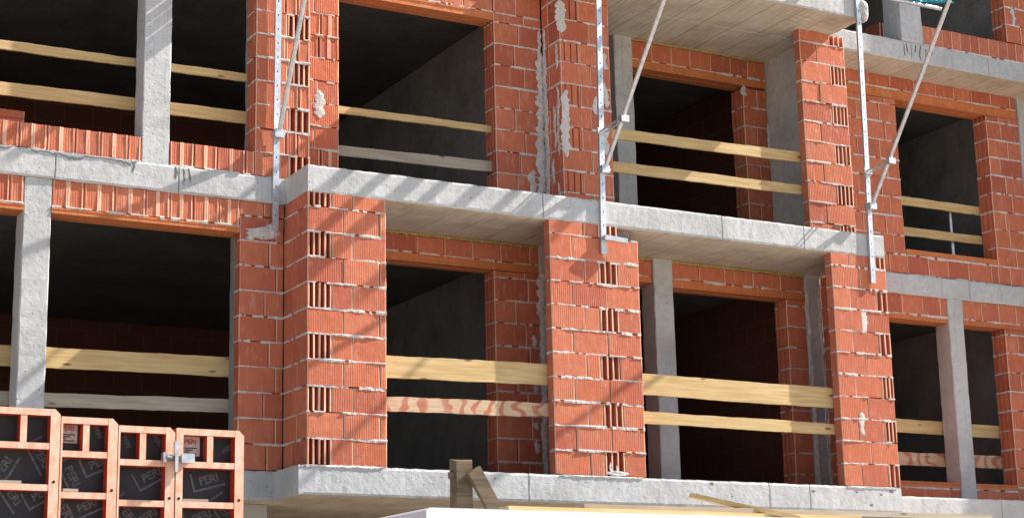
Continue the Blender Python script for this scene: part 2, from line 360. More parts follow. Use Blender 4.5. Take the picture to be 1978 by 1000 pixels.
# ------------------------------------------------------------------ bricks
CACHE = {}
def brick_mesh(kind, w, d, h, var):
    w, d, h = (round(x * 200) / 200 for x in (w, d, h)); key = (kind, w, d, h, var)
    if key in CACHE: return CACHE[key]
    rnd = random.Random(hash(key) & 0xffff)
    X, Y, c = w / 2, d / 2, .009
    front = [(-X + c, -Y)]
    if kind == 'cell':
        k = max(2, round(w / .068)); web = .018; sw = (w - web * (k + 1)) / k; dep = min(.11, d * .8)
        for i in range(k):
            a = -X + web + i * (sw + web)
            front += [(a, -Y), (a + .002, -Y + dep), (a + sw - .002, -Y + dep), (a + sw, -Y)]
    elif kind == 'ribbed':
        k = max(1, round(w / .125)); pw = w / k
        for i in range(k):
            a = -X + i * pw
            front += [(a + .016, -Y), (a + .02, -Y + .007), (a + pw - .024, -Y + .007), (a + pw - .020, -Y)]
    elif kind == 'groove':
        k = max(2, round(w / .075)); pw = w / k
        for i in range(k):
            a = -X + i * pw + pw * .62
            front += [(a - .011, -Y), (a - .008, -Y + .02), (a + .008, -Y + .02), (a + .011, -Y)]
    front.append((X - c, -Y))
    poly = front + [(X, -Y + c), (X, Y), (-X, Y)]
    if kind in ('side', 'cornergroove'):
        k = 3; pw = d / k
        for i in range(k - 1, -1, -1):
            a = -Y + (i + .5) * pw
            poly += [(-X, a + .022), (-X + .03, a + .018), (-X + .03, a - .018), (-X, a - .022)]
    poly.append((-X, -Y + c))
    m = MB(); m.prism(poly, 'z', -h / 2, h / 2)
    n_ = len(poly)
    for i in range(n_):
        (ax, ay), (bx, by) = poly[i], poly[(i + 1) % n_]
        cham = abs(ax - bx) > .001 and abs(ay - by) > .001 and math.hypot(ax - bx, ay - by) < .02 and kind != 'ribbed'
        web = kind in ('cell', 'ribbed') and abs(ay + Y) < .001 and abs(by + Y) < .001
        if cham or web: m.m[2 + i] = 1
    ch = .006                                              # chipped, slightly uneven edges
    m.v = [(x + rnd.uniform(-.0015, .0015), y + (rnd.uniform(0, ch) if abs(y + Y) < .001 and rnd.random() < .5 else 0), z + rnd.uniform(-.0025, .0025)) for x, y, z in m.v]
    CACHE[key] = m.mesh('brick', [M_BRICK, M_EDGE]); return CACHE[key]
def brick(par, x0, x1, y0, y1, z0, z1, kind='plain', m=None):
    me = brick_mesh(kind, x1 - x0, y1 - y0, z1 - z0, random.randrange(3))
    o = bpy.data.objects.new('brick', me)
    link(o, par, ((x0 + x1) / 2, (y0 + y1) / 2 + random.uniform(-.004, .004), (z0 + z1) / 2))
    o.rotation_euler = (random.uniform(-.004, .004), random.uniform(-.004, .004), random.uniform(-.008, .008))
    return o
def courses(z0, z1, h=.25):
    out, z, i = [], z0, 0
    while z < z1 - .03:
        out.append((z + .012, min(z + h, z1 - .002), i)); z += h; i += 1
    return out
def ridge(mb, p, q, nrm, z, thick=1., drop=.07):
    """uneven squeezed-out mortar along one bed joint"""
    p, q, nrm = Vector(p), Vector(q), Vector(nrm); L = (q - p).length; k = max(2, int(L / .022)); on = True
    a = .0075; pr = .004; prev = None
    for i in range(k + 1):
        if random.random() < (drop if on else .5): on = not on
        a += random.uniform(-.004, .004); a = min(max(a, .0055), .0155 * thick)
        pr += random.uniform(-.004, .004); pr = min(max(pr, -.003), .011)
        if not on: prev = None; continue
        c = p.lerp(q, i / k); up = Vector((0, 0, 1)); zc = z + .006 + random.uniform(-.002, .002)
        ringv = [c - nrm * .03 + up * (zc - a), c + nrm * pr * .6 + up * (zc - a - random.uniform(0, .004)), c + nrm * pr + up * zc, c + nrm * pr * .6 + up * (zc + a * .7), c - nrm * .03 + up * (zc + a * .7)]
        ringv = [(v.x, v.y, v.z) for v in ringv]
        if prev is not None:
            mb.add(prev + ringv, [(j, j + 1, 6 + j, 5 + j) for j in range(4)] + [(0, 1, 2, 3, 4), (9, 8, 7, 6, 5)])
        prev = ringv
def mortar(par, mb, core):
    if core:
        c = MB()
        for b in core: c.box(*b)
        o = c.build('joint_bed', M_JOINT, par)
    if mb.v: o = mb.build('mortar', M_MORTAR, par); o['kind'] = 'stuff'
def wall(x0, x1, y0, y1, z0, z1, pats, name='brick_wall', h=.25, left=True, par=None, gap=.010, thick=1., skip=None, label=None, fill=True):
    par = par or empty(name, ((x0 + x1) / 2, y0, z0), building)
    if label: par['label'] = label
    mb = MB()
    for za, zb, i in courses(z0, z1, h):
        pat = pats[i % len(pats)]; x = x0
        tot = sum(p[0] for p in pat); sc_ = 1
        for j, (wd, kind) in enumerate(pat):
            xe = x1 if j == len(pat) - 1 else min(x1, x + wd + random.uniform(-.008, .008))
            if not (skip and skip(i, j)): brick(par, x + gap / 2 * (j > 0), xe - gap / 2 * (xe < x1), y0, y1, za, zb, kind)
            x = xe
            if x >= x1 - .03: break
        if i > 0:
            ridge(mb, (x0, y0, 0), (x1, y0, 0), (0, -1, 0), za - .012, thick)
            if left: ridge(mb, (x0, y0, 0), (x0, y1, 0), (-1, 0, 0), za - .012, thick)
    mortar(par, mb, [(x0 + .035, x1 - .01, y0 + (.115 if y1 - y0 > .2 else .099), y1 - .005, z0 + .003, z1 - .004)] if fill else None)
    return par

def smear(par, x, y, zs, wid, nrm=(0, -1, 0), mat=None, name='mortar_smear', th=.012):
    """irregular vertical daub of mortar on a face: zs = (z0, z1)"""
    nrm = Vector(nrm); t = Vector((0, 0, 1)).cross(nrm) * -1
    z0, z1 = zs; k = max(4, int((z1 - z0) / .03)); mb = MB(); rows = []; off = 0
    for i in range(k + 1):
        f = i / k; env = min(1, 6 * f, 6 * (1 - f)) ** .6
        off += random.uniform(-.012, .012); off *= .85
        a = wid / 2 * env * random.uniform(.55, 1.25); b = wid / 2 * env * random.uniform(.55, 1.25)
        row = []
        for u, d in ((-a, -.002), (-a * .7, th * random.uniform(.3, .8)), (0, th * random.uniform(.6, 1.3)), (b * .7, th * random.uniform(.3, .8)), (b, -.002)):
            p = Vector((x, y, z0 + (z1 - z0) * f)) + t * (u + off) + nrm * d
            row.append((p.x, p.y, p.z))
        rows.append(row)
    vs = [v for r in rows for v in r]
    mb.add(vs, [(i * 5 + j, i * 5 + j + 1, i * 5 + 6 + j, i * 5 + 5 + j) for i in range(k) for j in range(4)])
    return mb.build(name, mat or M_MORTAR, par, smooth=False)
def lump(par, c, r, mat=None, name='mortar_lump', k=10):
    bm = bmesh.new(); bmesh.ops.create_icosphere(bm, subdivisions=3, radius=1)
    ph = [(Vector((random.gauss(0, 1), random.gauss(0, 1), random.gauss(0, 1))), random.uniform(0, 6)) for _ in range(k)]
    for v in bm.verts:
        s = 1 + sum(math.sin(v.co.dot(d) * 2.2 + p) for d, p in ph) * .055 + random.uniform(-.05, .05)
        v.co = Vector((v.co.x * r[0] * s, v.co.y * r[1] * s, v.co.z * r[2] * s))
    me = bpy.data.meshes.new(name); bm.to_mesh(me); bm.free(); me.materials.append(mat or M_MORTAR)
    return link(bpy.data.objects.new(name, me), par, c)

P, C, G, S, RB = 'plain', 'cell', 'groove', 'side', 'ribbed'
# --- lower storey: pier at the balcony corner, with its return to the main wall
pier = empty('brick_pier', (.41, 0, 0), building); mb = MB()
for za, zb, i in courses(0, 2.65):
    if i % 2 == 0:
        for x0, x1, d, kd in ((0, .25, .375, C), (.257, .47, .25, P), (.477, .828, .25, P)): brick(pier, x0, x1, .0, d, za, zb, kd)
        brick(pier, .004, .25, .383, .602, za, zb, P)
    else:
        for x0, x1, d, kd in ((0, .372, .25, P), (.379, .752, .25, P), (.765, .828, .25, P)): brick(pier, x0, x1, .0, d, za, zb, kd)
        brick(pier, .004, .25, .258, .602, za, zb, P)
    if i: ridge(mb, (0, 0, 0), (.828, 0, 0), (0, -1, 0), za - .012, 1.25); ridge(mb, (0, .6, 0), (0, 0, 0), (-1, 0, 0), za - .012)
ridge(mb, (0, 0, 0), (.828, 0, 0), (0, -1, 0), -.004, 1.4)
mortar(pier, mb, [(.03, .80, .12, .60, .003, 2.645)])
# --- lower left wall, lintel and the opening behind the formwork
lw = wall(-.46, -.004, .61, .74, 0, 2.65, [[(.30, S), (.2, P)], [(.375, P), (.1, P)], [(.25, S), (.2, P)], [(.375, S), (.1, P)]])
smear(lw, -.22, .606, (2.27, 2.40), .34, th=.05); smear(lw, -.12, .606, (2.30, 2.45), .16, th=.05); smear(lw, -.34, .606, (2.25, 2.36), .10, th=.03)
def lintel(x0, x1, y0, y1, zb, zm, zt, bw=.25, kind=P, foam=0, beam=True, name='lintel'):
    par = empty(name, ((x0 + x1) / 2, y0, zb), building); m = MB(); x = x0
    while x < x1 - .05:
        xe = min(x1, x + bw * random.uniform(.85, 1.15))
        if x1 - xe < .08: xe = x1
        brick(par, x + .003, xe - .003, y0, y1, zm + .012, zt - foam - .003, kind); x = xe
    ridge(m, (x0, y0, 0), (x1, y0, 0), (0, -1, 0), zm, 1.3, .10)
    if beam:
        b = MB(); b.prism([(y0 - .004, zb), (y0 + .1, zb), (y0 + .1, zb + .012), (y0 + .14, zb + .012), (y0 + .14, zb), (y1, zb), (y1, zm), (y0 - .004, zm), (y0 - .004, zm - .02), (y0 + .004, zm - .024), (y0 + .004, zb + .022), (y0 - .004, zb + .018)], 'x', x0 - .001, x1 + .001)
        b.build('lintel_beam', M_LINTEL, par)
    mortar(par, m, [(x0 + .03, x1 - .01, y0 + .03, y1 - .005, zm + .003, zt - .004)])
    if foam:
        f = MB(); k = int((x1 - x0) / .03); prev = None
        for i in range(k + 1):
            x = x0 + (x1 - x0) * i / k; h = foam * random.uniform(.7, 1.15); d = random.uniform(.004, .016)
            r_ = [(x, y0 - d, zt - .002), (x, y0 - d, zt - h), (x, y0 + .03, zt - h)]
            if prev: f.add(prev + r_, [(0, 1, 4, 3), (1, 2, 5, 4)])
            prev = r_
        f.build('foam_joint', M_FOAM, par)
    return par
lintel(-2.315, -.462, .605, .86, 2.325, 2.385, 2.648, .27, RB)
lintel(-6, -2.578, .605, .86, 2.325, 2.385, 2.648, .27, RB)
# --- upper left: sills and wall
def sill(x0, x1, y0, y1, z0, z1, kind=RB, cap=0, bw=.27):
    par = empty('sill', ((x0 + x1) / 2, y0, z0), building); m = MB(); x = x0
    while x < x1 - .05:
        xe = min(x1, x + bw * random.uniform(.85, 1.1))
        if x1 - xe < .08: xe = x1
        brick(par, x + .003, xe - .003, y0, y1, z0 + .012, z1, kind); x = xe
    ridge(m, (x0, y0, 0), (x1, y0, 0), (0, -1, 0), z0, 1.3)
    if cap:
        ridge(m, (x0, y0, 0), (x1, y0, 0), (0, -1, 0), z1, 1.5, .05)
        c = MB(); c.prism([(y0 - .004, z1 + .014), (y1, z1 + .014), (y1, z1 + cap), (y0 - .004, z1 + cap), (y0 - .004, z1 + cap - .02), (y0 + .004, z1 + cap - .024), (y0 + .004, z1 + .03)], 'x', x0 + .002, x1 - .002)
        c.build('sill_strip', M_LINTEL, par)
    mortar(par, m, [(x0 + .03, x1 - .01, y0 + .03, y1 - .005, z0 + .003, z1 - .02)])
    return par
sill(-5, -1.474, .607, .80, Z2, 3.17); sill(-1.19, -.316, .607, .80, Z2, 3.165)
uw = wall(-.31, .275, .61, .86, Z2, Z3B, [[(.25, S), (.09, P), (.25, C)], [(.32, S), (.13, RB), (.15, RB)]])
wall(.285, .785, 1.05, 1.29, Z2, Z3B, [[(.27, RB), (.25, RB)], [(.3, RB), (.2, RB)], [(.22, P), (.2, P)], [(.5, P)], [(.26, P), (.3, P)], [(.48, P)]], left=False)
smear(uw, .56, 1.046, (3.75, 4.08), .12, th=.004)
lintel(.79, 2.66, 1.05, 1.29, 5.185, 5.275, Z3B, .3, P)
jw = wall(2.668, 3.275, 1.05, 1.29, Z2, 5.285, [[(.375, S), (.2, P)], [(.25, S), (.4, P)], [(.30, S), (.3, P)]])
lintel(2.668, 3.275, 1.05, 1.29, 5.185, 5.275, Z3B, .3, P, beam=False)
# pier between the two upper bays
up2 = empty('brick_pier', (3.6, .65, Z2), building); mb = MB()
for za, zb, i in courses(Z2, Z3B):
    if i % 2 == 0:
        for x0, x1, d, kd in ((3.283, 3.66, .25, P), (3.667, 3.93, .25, P)): brick(up2, x0, x1, .65, .65 + d, za, zb, kd)
        brick(up2, 3.286, 3.5, .907, 1.045, za, zb, P)
    else:
        for x0, x1, d, kd in ((3.283, 3.53, .25, G), (3.537, 3.93, .25, P)): brick(up2, x0, x1, .65, .65 + d, za, zb, kd)
        brick(up2, 3.286, 3.5, .907, 1.045, za, zb, P)
    if i: ridge(mb, (3.283, .65, 0), (3.93, .65, 0), (0, -1, 0), za - .012); ridge(mb, (3.283, 1.04, 0), (3.283, .65, 0), (-1, 0, 0), za - .012)
mortar(up2, mb, [(3.32, 3.9, .68, 1.04, Z2 + .003, Z3B - .004)])
for z0, z1, wd in ((Z2 + .05, 3.55, .12), (3.4, 4.0, .13), (3.9, 4.45, .12), (4.4, 4.9, .10), (4.8, 5.15, .05)):
    smear(jw, 3.245, 1.045, (z0, z1), wd, th=.02); smear(jw, 3.284, 1.0, (z0, z1), wd * .8, (-1, 0, 0), th=.015)
smear(jw, 3.12, 1.047, (3.2, 3.5), .10)
for x, z0, z1, wd in ((3.33, 3.55, 4.35, .10), (3.30, 5.0, 5.4, .11), (3.84, 3.65, 4.0, .07), (3.86, 4.2, 4.5, .06), (3.72, 4.1, 4.32, .09), (3.85, 4.65, 4.85, .06)):
    smear(up2, x, .645, (z0, z1), wd * 1.2, th=.005)
for y, z0, z1, wd in ((.72, 4.6, 4.9, .05), (.80, 3.7, 4.2, .05), (.72, 3.6, 4.4, .05), (.85, 3.3, 3.6, .05), (.75, 3.0, 3.3, .06)):
    smear(up2, 3.28, y, (z0, z1), wd, (-1, 0, 0))
# upper right bay
lintel(4.95, 6.965, 1.75, 2.0, 5.195, 5.30, Z3B, .3, P, .03)
uj = wall(6.60, 6.968, 1.75, 2.0, Z2, 5.19, [[(.2, S), (.2, P)], [(.37, P)], [(.18, S), (.2, P)], [(.36, S)]])
smear(uj, 6.62, 1.745, (5.05, 5.2), .10); smear(uj, 6.95, 1.745, (4.25, 4.75), .05)
up3 = wall(6.62, 7.30, .6, .712, Z2, Z3B, [[(.43, P), (.25, C)], [(.26, P), (.42, P)]], 'brick_pier')
# --- lower balcony, back wall
lintel(.92, 3.19, 1.1, 1.33, 2.335, 2.425, 2.648, .36, P, .03)
lj = wall(2.636, 3.19, 1.1, 1.33, 0, 2.33, [[(.375, S), (.2, P)], [(.25, S), (.3, P)], [(.42, S), (.2, P)]])
for z0, z1, wd in ((0.1, .8, .09), (.7, 1.4, .11), (1.3, 1.9, .12), (1.8, 2.35, .12)): smear(lj, 3.215, 1.066, (z0, z1), wd, th=.02)
for z0, z1 in ((.35, .5), (1.0, 1.1), (1.5, 1.65), (.6, .7)): smear(lj, 3.12, 1.097, (z0, z1), .08)
wall(3.30, 3.5, .14, 1.06, 0, 2.62, [[(.2, P)]], left=True)
p2 = wall(2.70, 3.785, 0, .12, 0, 2.65, [[(.41, P), (.17, P), (.245, C), (.2, P)], [(.26, P), (.42, P), (.4, P)]], 'brick_pier', thick=1.2, skip=lambda i, j: i == 10 and j == 3)
smear(p2, 3.42, -.001, (.0, .065), .26, th=.006); smear(p2, 3.36, .0, (.03, .15), .03, th=.005); smear(p2, 3.43, .0, (.03, .12), .035, th=.005)
lintel(4.2, 4.685, 1.1, 1.33, 2.365, 2.43, 2.648, .4, P, .03)
lintel(4.955, 6.865, 1.1, 1.33, 2.335, 2.43, 2.648, .36, P, .035)
rj = wall(6.585, 6.865, 1.1, 1.33, 0, 2.33, [[(.27, S)], [(.26, S)]])
for z0, z1 in ((.1, .7), (.5, 1.2), (1.0, 1.7), (1.5, 2.1), (2.0, 2.5)): smear(rj, 6.9, 1.072, (z0, z1), .08, th=.015); smear(rj, 7.07, 1.072, (z0, z1), .05)
wall(7.09, 7.185, .14, 1.07, 0, 2.62, [[(.1, P)]], left=True)
p3 = wall(6.40, 7.19, 0, .12, 0, 2.65, [[(.25, P), (.37, P), (.17, C)], [(.40, P), (.39, P)]], 'brick_pier', thick=1.1)
smear(p3, 6.78, -.003, (1.74, 2.02), .13, th=.002); smear(p3, 6.70, -.003, (.57, .84), .09, th=.002)
# --- right section, wall plane further back
wall(7.28, 8.86, 1.5, 1.75, Z2, 5.25, [[(.28, P), (.375, P), (.25, P), (.375, P), (.3, P)], [(.375, P), (.25, P), (.375, P), (.375, P), (.2, P)]], left=False)
lintel(7.28, 11.0, 1.5, 1.75, 5.255, 5.385, Z3B, .36, P)
wall(10.44, 11.02, 1.5, 1.75, Z2, 5.25, [[(.2, S), (.375, P)], [(.34, S), (.25, P)], [(.25, P), (.3, P)]])
sill(8.87, 10.43, 1.5, 1.75, Z2, 3.165, P, .085, .36)
lintel(7.3, 9.478, 1.5, 1.75, 2.33, 2.395, 2.648, .30, P)
lintel(9.742, 11.9, 1.5, 1.75, 2.33, 2.395, 2.648, .30, P)
sill(7.3, 9.478, 1.5, 1.75, 0, .20, P, .085, .4); sill(9.742, 10.45, 1.5, 1.75, 0, .20, P, .085, .4)
wall(10.46, 11.9, 1.5, 1.75, 0, 2.325, [[(.2, S), (.375, P), (.375, P), (.3, P)], [(.33, S), (.3, P), (.375, P), (.3, P)]])
sill(8.905, 11.99, .935, 1.18, Z3, 6.085, P, 0, .16)
tw = wall(10.385, 11.99, .935, 1.18, 6.09, 8.4, [[(.25, S), (.375, P), (.375, P), (.4, P)], [(.4, S), (.375, P), (.375, P), (.3, P)]])
smear(tw, 10.52, .93, (6.33, 6.62), .07)

# stains and runs of cement on the slab edges, and the ragged mortar bed under the upper left sill
M_RUN = simple_mat('cement_run', (.20, .20, .20), .95, 0, .35, 30, .006)
M_GREYBED = simple_mat('grey_mortar_bed', (.30, .305, .32), .95, 0, .25, 20, .006)
for x, z0, z1, wd in ((8.56, 5.62, 5.80, .02), (8.62, 5.66, 5.81, .03), (8.69, 5.60, 5.80, .015), (8.76, 5.68, 5.81, .03), (8.84, 5.59, 5.81, .025), (8.92, 5.63, 5.78, .02), (9.02, 5.68, 5.80, .015)):
    smear(building, x, .929, (z0, z1), wd, (0, -1, 0), M_RUN, 'cement_run', .003)
for x, z0, z1, wd in ((-1.05, 2.72, 2.9, .02), (-1.12, 2.78, 2.91, .035), (-.98, 2.76, 2.91, .02), (-1.55, 2.80, 2.91, .03)):
    smear(building, x, .587, (z0, z1), wd, (0, -1, 0), M_RUN, 'cement_run', .003)
def ragged(x0, x1, y, z1, h, mat):
    mb = MB(); k = int((x1 - x0) / .02); v = []; a = h * .6
    for i in range(k + 1):
        a = min(max(a + random.uniform(-.3, .3) * h, .25 * h), h); e = min(1, i / 4, (k - i) / 4); x = x0 + (x1 - x0) * i / k
        v += [(x, y - .002, z1), (x, y - .006 - random.uniform(0, .004), z1 - a * e * .5), (x, y + .004, z1 - a * e - .002)]
    mb.add(v, [(i * 3 + j, i * 3 + j + 1, i * 3 + 4 + j, i * 3 + 3 + j) for i in range(k) for j in range(2)])
    return mb.build('mortar_bed', mat, building)
ragged(-2.55, -1.5, .586, 2.918, .075, M_GREYBED); ragged(-3.6, -2.7, .586, 2.918, .05, M_GREYBED)
ragged(-.05, .8, -.002, .004, .03, M_MORTAR); ragged(2.75, 3.75, -.002, .004, .025, M_MORTAR); ragged(6.42, 7.15, -.002, .004, .03, M_MORTAR)
for x, z, r_ in ((6.55, -.06, .02), (6.9, -.08, .025), (5.95, -.07, .03), (4.6, -.03, .03), (4.85, -.16, .025), (6.75, -.2, .03), (7.05, -.04, .03), (2.0, -.06, .02)):
    lump(building, (x, .002, z), (r_, .004, r_ * .6), M_RUN, 'cement_spot', 4)

# ------------------------------------------------------------------ guard boards nailed across the openings
def board(x0, x1, y, z0a, z0b, h, label, m=None, th=.028, wane=.004, cut=0.):
    """plank from x0 (bottom z0a) to x1 (bottom z0b)"""
    mb = MB(); k = max(4, int((x1 - x0) / .05)); rows = []; a = b = 0
    for i in range(k + 1):
        t = i / k; x = x0 + (x1 - x0) * t; zb = z0a + (z0b - z0a) * t
        a = a * .9 + random.uniform(-wane, wane) * .6; b = b * .9 + random.uniform(-wane, wane) * .6; bow = math.sin(t * 3.1) * .003
        rows.append([(x, y + bow, zb + a), (x, y + th + bow, zb + a), (x, y + th + bow, zb + h + b), (x, y + bow, zb + h + b)])
    vs = [v for r in rows for v in r]
    mb.add(vs, [(i * 4 + j, i * 4 + (j + 1) % 4, i * 4 + 4 + (j + 1) % 4, i * 4 + 4 + j) for i in range(k) for j in range(4)] + [(0, 1, 2, 3), (k * 4 + 3, k * 4 + 2, k * 4 + 1, k * 4)])
    return tag(mb.build('guard_board', m or M_WOOD, None), label, 'board', 'guard boards across the openings')
board(-4.4, -.30, .885, 3.945, 3.98, .088, 'narrow pine guard board behind the upper left column, the higher of two')
board(-4.4, -.30, .885, 3.475, 3.54, .128, 'pine guard board behind the upper left column, the lower of two')
board(-4.2, -.40, .885, .895, .945, .19, 'broad wavy-edged pine guard board above the formwork panels', None, .03, .004)
board(-4.2, -.40, .885, .52, .59, .128, 'greyed guard board just above the tops of the formwork panels', M_WOODGREY)
board(.72, 2.72, 1.16, 3.88, 3.905, .082, 'narrow guard board across the dark upper opening with the concrete side wall, higher one')
board(.72, 2.72, 1.16, 3.415, 3.455, .115, 'pale guard board across the dark upper opening with the concrete side wall, lower one', M_WOODGREY)
board(3.70, 6.96, .735, 3.885, 3.945, .118, 'half-sunlit guard board behind the strut at the upper balcony, higher one', M_WOOD)
board(3.70, 6.96, .735, 3.50, 3.535, .115, 'half-sunlit guard board behind the strut at the upper balcony, lower one', M_WOOD)
board(.835, 2.83, .135, .895, .93, .222, 'broad pine guard board between the corner pier and the middle pier', None, .03, .005)
board(.835, 2.83, .135, .567, .60, .142, 'reddish bark-stained guard board between the corner pier and the middle pier', M_WOODRED, .03, .006)
board(3.70, 6.50, .135, .895, .885, .225, 'broad sunlit guard board between the middle pier and the right pier, higher one')
board(3.70, 6.50, .135, .595, .58, .125, 'narrow sunlit guard board between the middle pier and the right pier, lower one')
board(8.9, 10.75, 1.765, 3.925, 3.925, .115, 'pine guard board in the right-hand window with the steel prop, higher one')
board(8.9, 10.75, 1.765, 3.515, 3.525, .108, 'pine guard board in the right-hand window with the steel prop, lower one')
board(8.3, 10.7, 1.765, .935, .918, .17, 'pine guard board behind the right ground column, higher one')
board(8.3, 10.7, 1.765, .51, .53, .17, 'red-marked bark-edged guard board behind the right ground column, lower one', M_WOODRED)

# ------------------------------------------------------------------ cantilever scaffold brackets
def bracket(x, y, zfoot, ztop, xt, zc, slope, reach, label, tie=True, foot=False):
    r = tag(empty('scaffold_bracket', (x, y, zfoot)), label, 'scaffold bracket', 'steel brackets hung on the slab edges')
    m = MB(); w_, d_ = .062, .034
    m.add([(xx + sx * w_ / 2, y - (d_ if j else 0.003), zz) for zz, xx in ((zfoot, x), (ztop, xt)) for sx, j in ((-1, 1), (1, 1), (1, 0), (-1, 0))],
          [(3, 2, 1, 0), (4, 5, 6, 7)] + [(i, (i + 1) % 4, 4 + (i + 1) % 4, 4 + i) for i in range(4)])
    pole = m.build('pole', M_STEEL, r)
    h = MB(); z = zfoot + .15
    while z < ztop:
        xx = x + (xt - x) * (z - zfoot) / (ztop - zfoot); h.box(xx - .004, xx + .004, y - d_ - .0015, y - d_ + .01, z, z + .018); z += .15
    h.build('pole_holes', M_HOLE, pole)['kind'] = 'stuff'
    yb = y - d_ - .03
    s = MB(); xc = x + (xt - x) * (zc - zfoot) / (ztop - zfoot)
    p, q = Vector((xc + .012, yb, zc)), Vector((xc + .012, yb - reach, zc + reach * slope))
    s.tube(p, q, .024, 14); s.build('strut', M_STEEL, r, smooth=False)
    c = MB(); c.box(xc - .045, xc + .05, y - d_ - .07, y - d_ - .001, zc - .05, zc + .03); c.box(xc - .052, xc + .052, y - d_ - .006, y - .001, zc - .035, zc + .02)
    c.tube((xc - .06, yb, zc - .01), (xc + .075, yb, zc - .01), .013, 8)
    c.build('clamp', M_STEEL, r)
    if tie:
        zt = zc + .43; L_ = .43 / slope + .05
        t = MB(); t.tube((xc - .02, y - d_ + .005, zt - .02), (xc - .02, yb - L_, zt + .02), .011, 8); t.build('tie_rod', M_STEEL, r)
        t = MB(); t.tube((xc + .035, y - d_ + .005, zt - .025), (xc + .035, yb - L_, zt + .012), .011, 8); t.build('tie_rod', M_STEEL, r)
        t = MB(); t.box(xc - .04, xc + .055, yb - L_ - .03, yb - L_ + .03, zt - .03, zt + .04); t.build('clamp', M_STEEL, r)
        t = MB(); t.box(xc - .06, xc + .05, y - d_ - .03, y - d_ - .001, zt - .05, zt + .02); t.build('clamp', M_STEEL, r)
    if foot:
        t = MB(); t.bar((x - .01, y - .06, zfoot + .17), (x + .26, y - .075, zfoot + .15), .05, .05); t.build('foot_bar', M_STEEL, r)
    b = MB(); b.tube((xt, y + .2, ztop - .1), (xt, q.y - .1, ztop - .1), .03, 10); b.build('top_beam', M_STEEL, r)
    return r
bracket(-.115, .583, 2.36, 6.3, -.085, 3.36, 1.88, 1.5, 'steel bracket with strut beside the block wall above the corner pier', False)
bracket(3.335, -.004, 2.33, 6.4, 3.40, 3.25, 1.19, 2.5, 'steel bracket with strut standing over the middle pier', True, True)
bracket(6.965, -.004, 2.33, 6.6, 7.04, 3.24, 1.31, 2.4, 'steel bracket with strut standing over the right pier')

# safety rail tube, net and unseen planks added for their shadows, at the upper slab edge
t = MB(); t.tube((6.6, .06, 5.93), (8.36, .0, 5.90), .026, 14)
tag(t.build('scaffold_tube', M_STEEL, None), 'loose steel tube poking out beside the upper slab corner', 'tube')
nm = MB(); k = 90; prev = None
for i in range(k + 1):
    u = i / k; x = 7.16 + 1.42 * u; sag = .085 * math.sin(math.pi * min(1, u * 1.02)); row = []
    for j in range(9):
        v = j / 8; row.append((x, -.02 + .10 * v + .02 * math.sin(x * 23 + j * 1.7) + .012 * math.sin(x * 61 + j), 6.02 - sag + .14 * v - .05 * math.sin(v * 3.1) + .012 * math.sin(x * 37 + j * 2.1)))
    if prev: nm.add(prev + row, [(j, j + 1, 10 + j, 9 + j) for j in range(8)])
    prev = row
tag(nm.build('safety_net', M_NET, None), 'bunched teal safety net draped at the upper slab corner', 'net')
lump(building, (7.105, -.015, 5.66), (.065, .06, .13), M_MORTAR)
for i, (x, y0, y1, w_) in enumerate(((3.55, -.98, 1.5, .12), (3.95, -.92, 1.5, .10), (4.3, -1.0, 1.4, .16), (4.62, -.86, 1.5, .10), (5.02, -1.02, 1.6, .14), (5.45, -.92, 1.5, .10), (5.8, -.84, 1.5, .2), (6.3, -.8, 1.5, .12))):  # out of view, added to cast diagonal stripes on the slab below
    m = MB(); m.bar((x, y0, 5.86), (x + .05, y1, 5.86), w_, .04)
    tag(m.build('plank', M_WOODGREY, None), 'unseen plank added over the upper balcony slab edge to cast a shadow stripe', 'plank', 'added planks casting shadow stripes from the upper balcony slab')
for i, (x, y0, w_) in enumerate(((.02, .21, .1), (.17, .17, .07), (.30, -.12, .1), (.44, .16, .06), (.56, -.16, .1))):  # out of view, added to throw striped shade on the upper left column
    m = MB(); m.bar((x - .04, y0, 5.86), (x, 2.2, 5.86), w_, .04)
    tag(m.build('plank', M_WOODGREY, None), 'unseen plank added over the left bay slab to cast a shadow stripe', 'plank', 'added planks casting shadow stripes from above the left bay')

# steel prop in the right window
pr_ = tag(empty('steel_prop', (10.0, 1.86, Z2)), 'thin galvanised steel prop inside the right-hand window', 'prop')
m = MB(); m.tube((10.0, 1.86, Z2), (10.0, 1.86, 3.6), .028, 12); m.build('outer_tube', M_STEEL, pr_)
m = MB(); m.tube((10.0, 1.86, 3.6), (10.0, 1.86, 4.0), .022, 12); m.build('inner_tube', M_STEEL, pr_)
m = MB(); m.box(9.93, 10.07, 1.8, 1.93, Z2, Z2 + .008); m.build('base_plate', M_STEEL, pr_)

# loose bricks standing behind the upper left sill and in the top right room
def loose(x, y, z, label, grp=None, l=.5, d=.25, h=.075, kind=P):
    o = bpy.data.objects.new('loose_brick', brick_mesh(kind, l, d, h, 0)); link(o, None, (x, y, z + h / 2)); o.rotation_euler.z = random.uniform(-.05, .05)
    return tag(o, label, 'brick', grp)
for i in range(6): loose(-2.75, 1.15, Z2 + .083 * i, 'flat clay slab in the small stack behind the upper left sill', 'flat clay slabs stacked behind the sill', .5)
for r_ in range(3):
    for c_ in range(4):
        loose(9.3 + c_ * .26, 2.2, Z3 + r_ * .245, 'hollow clay block in the pallet stack inside the top right room', 'blocks stacked in the top right room', .25, .3, .238, C)

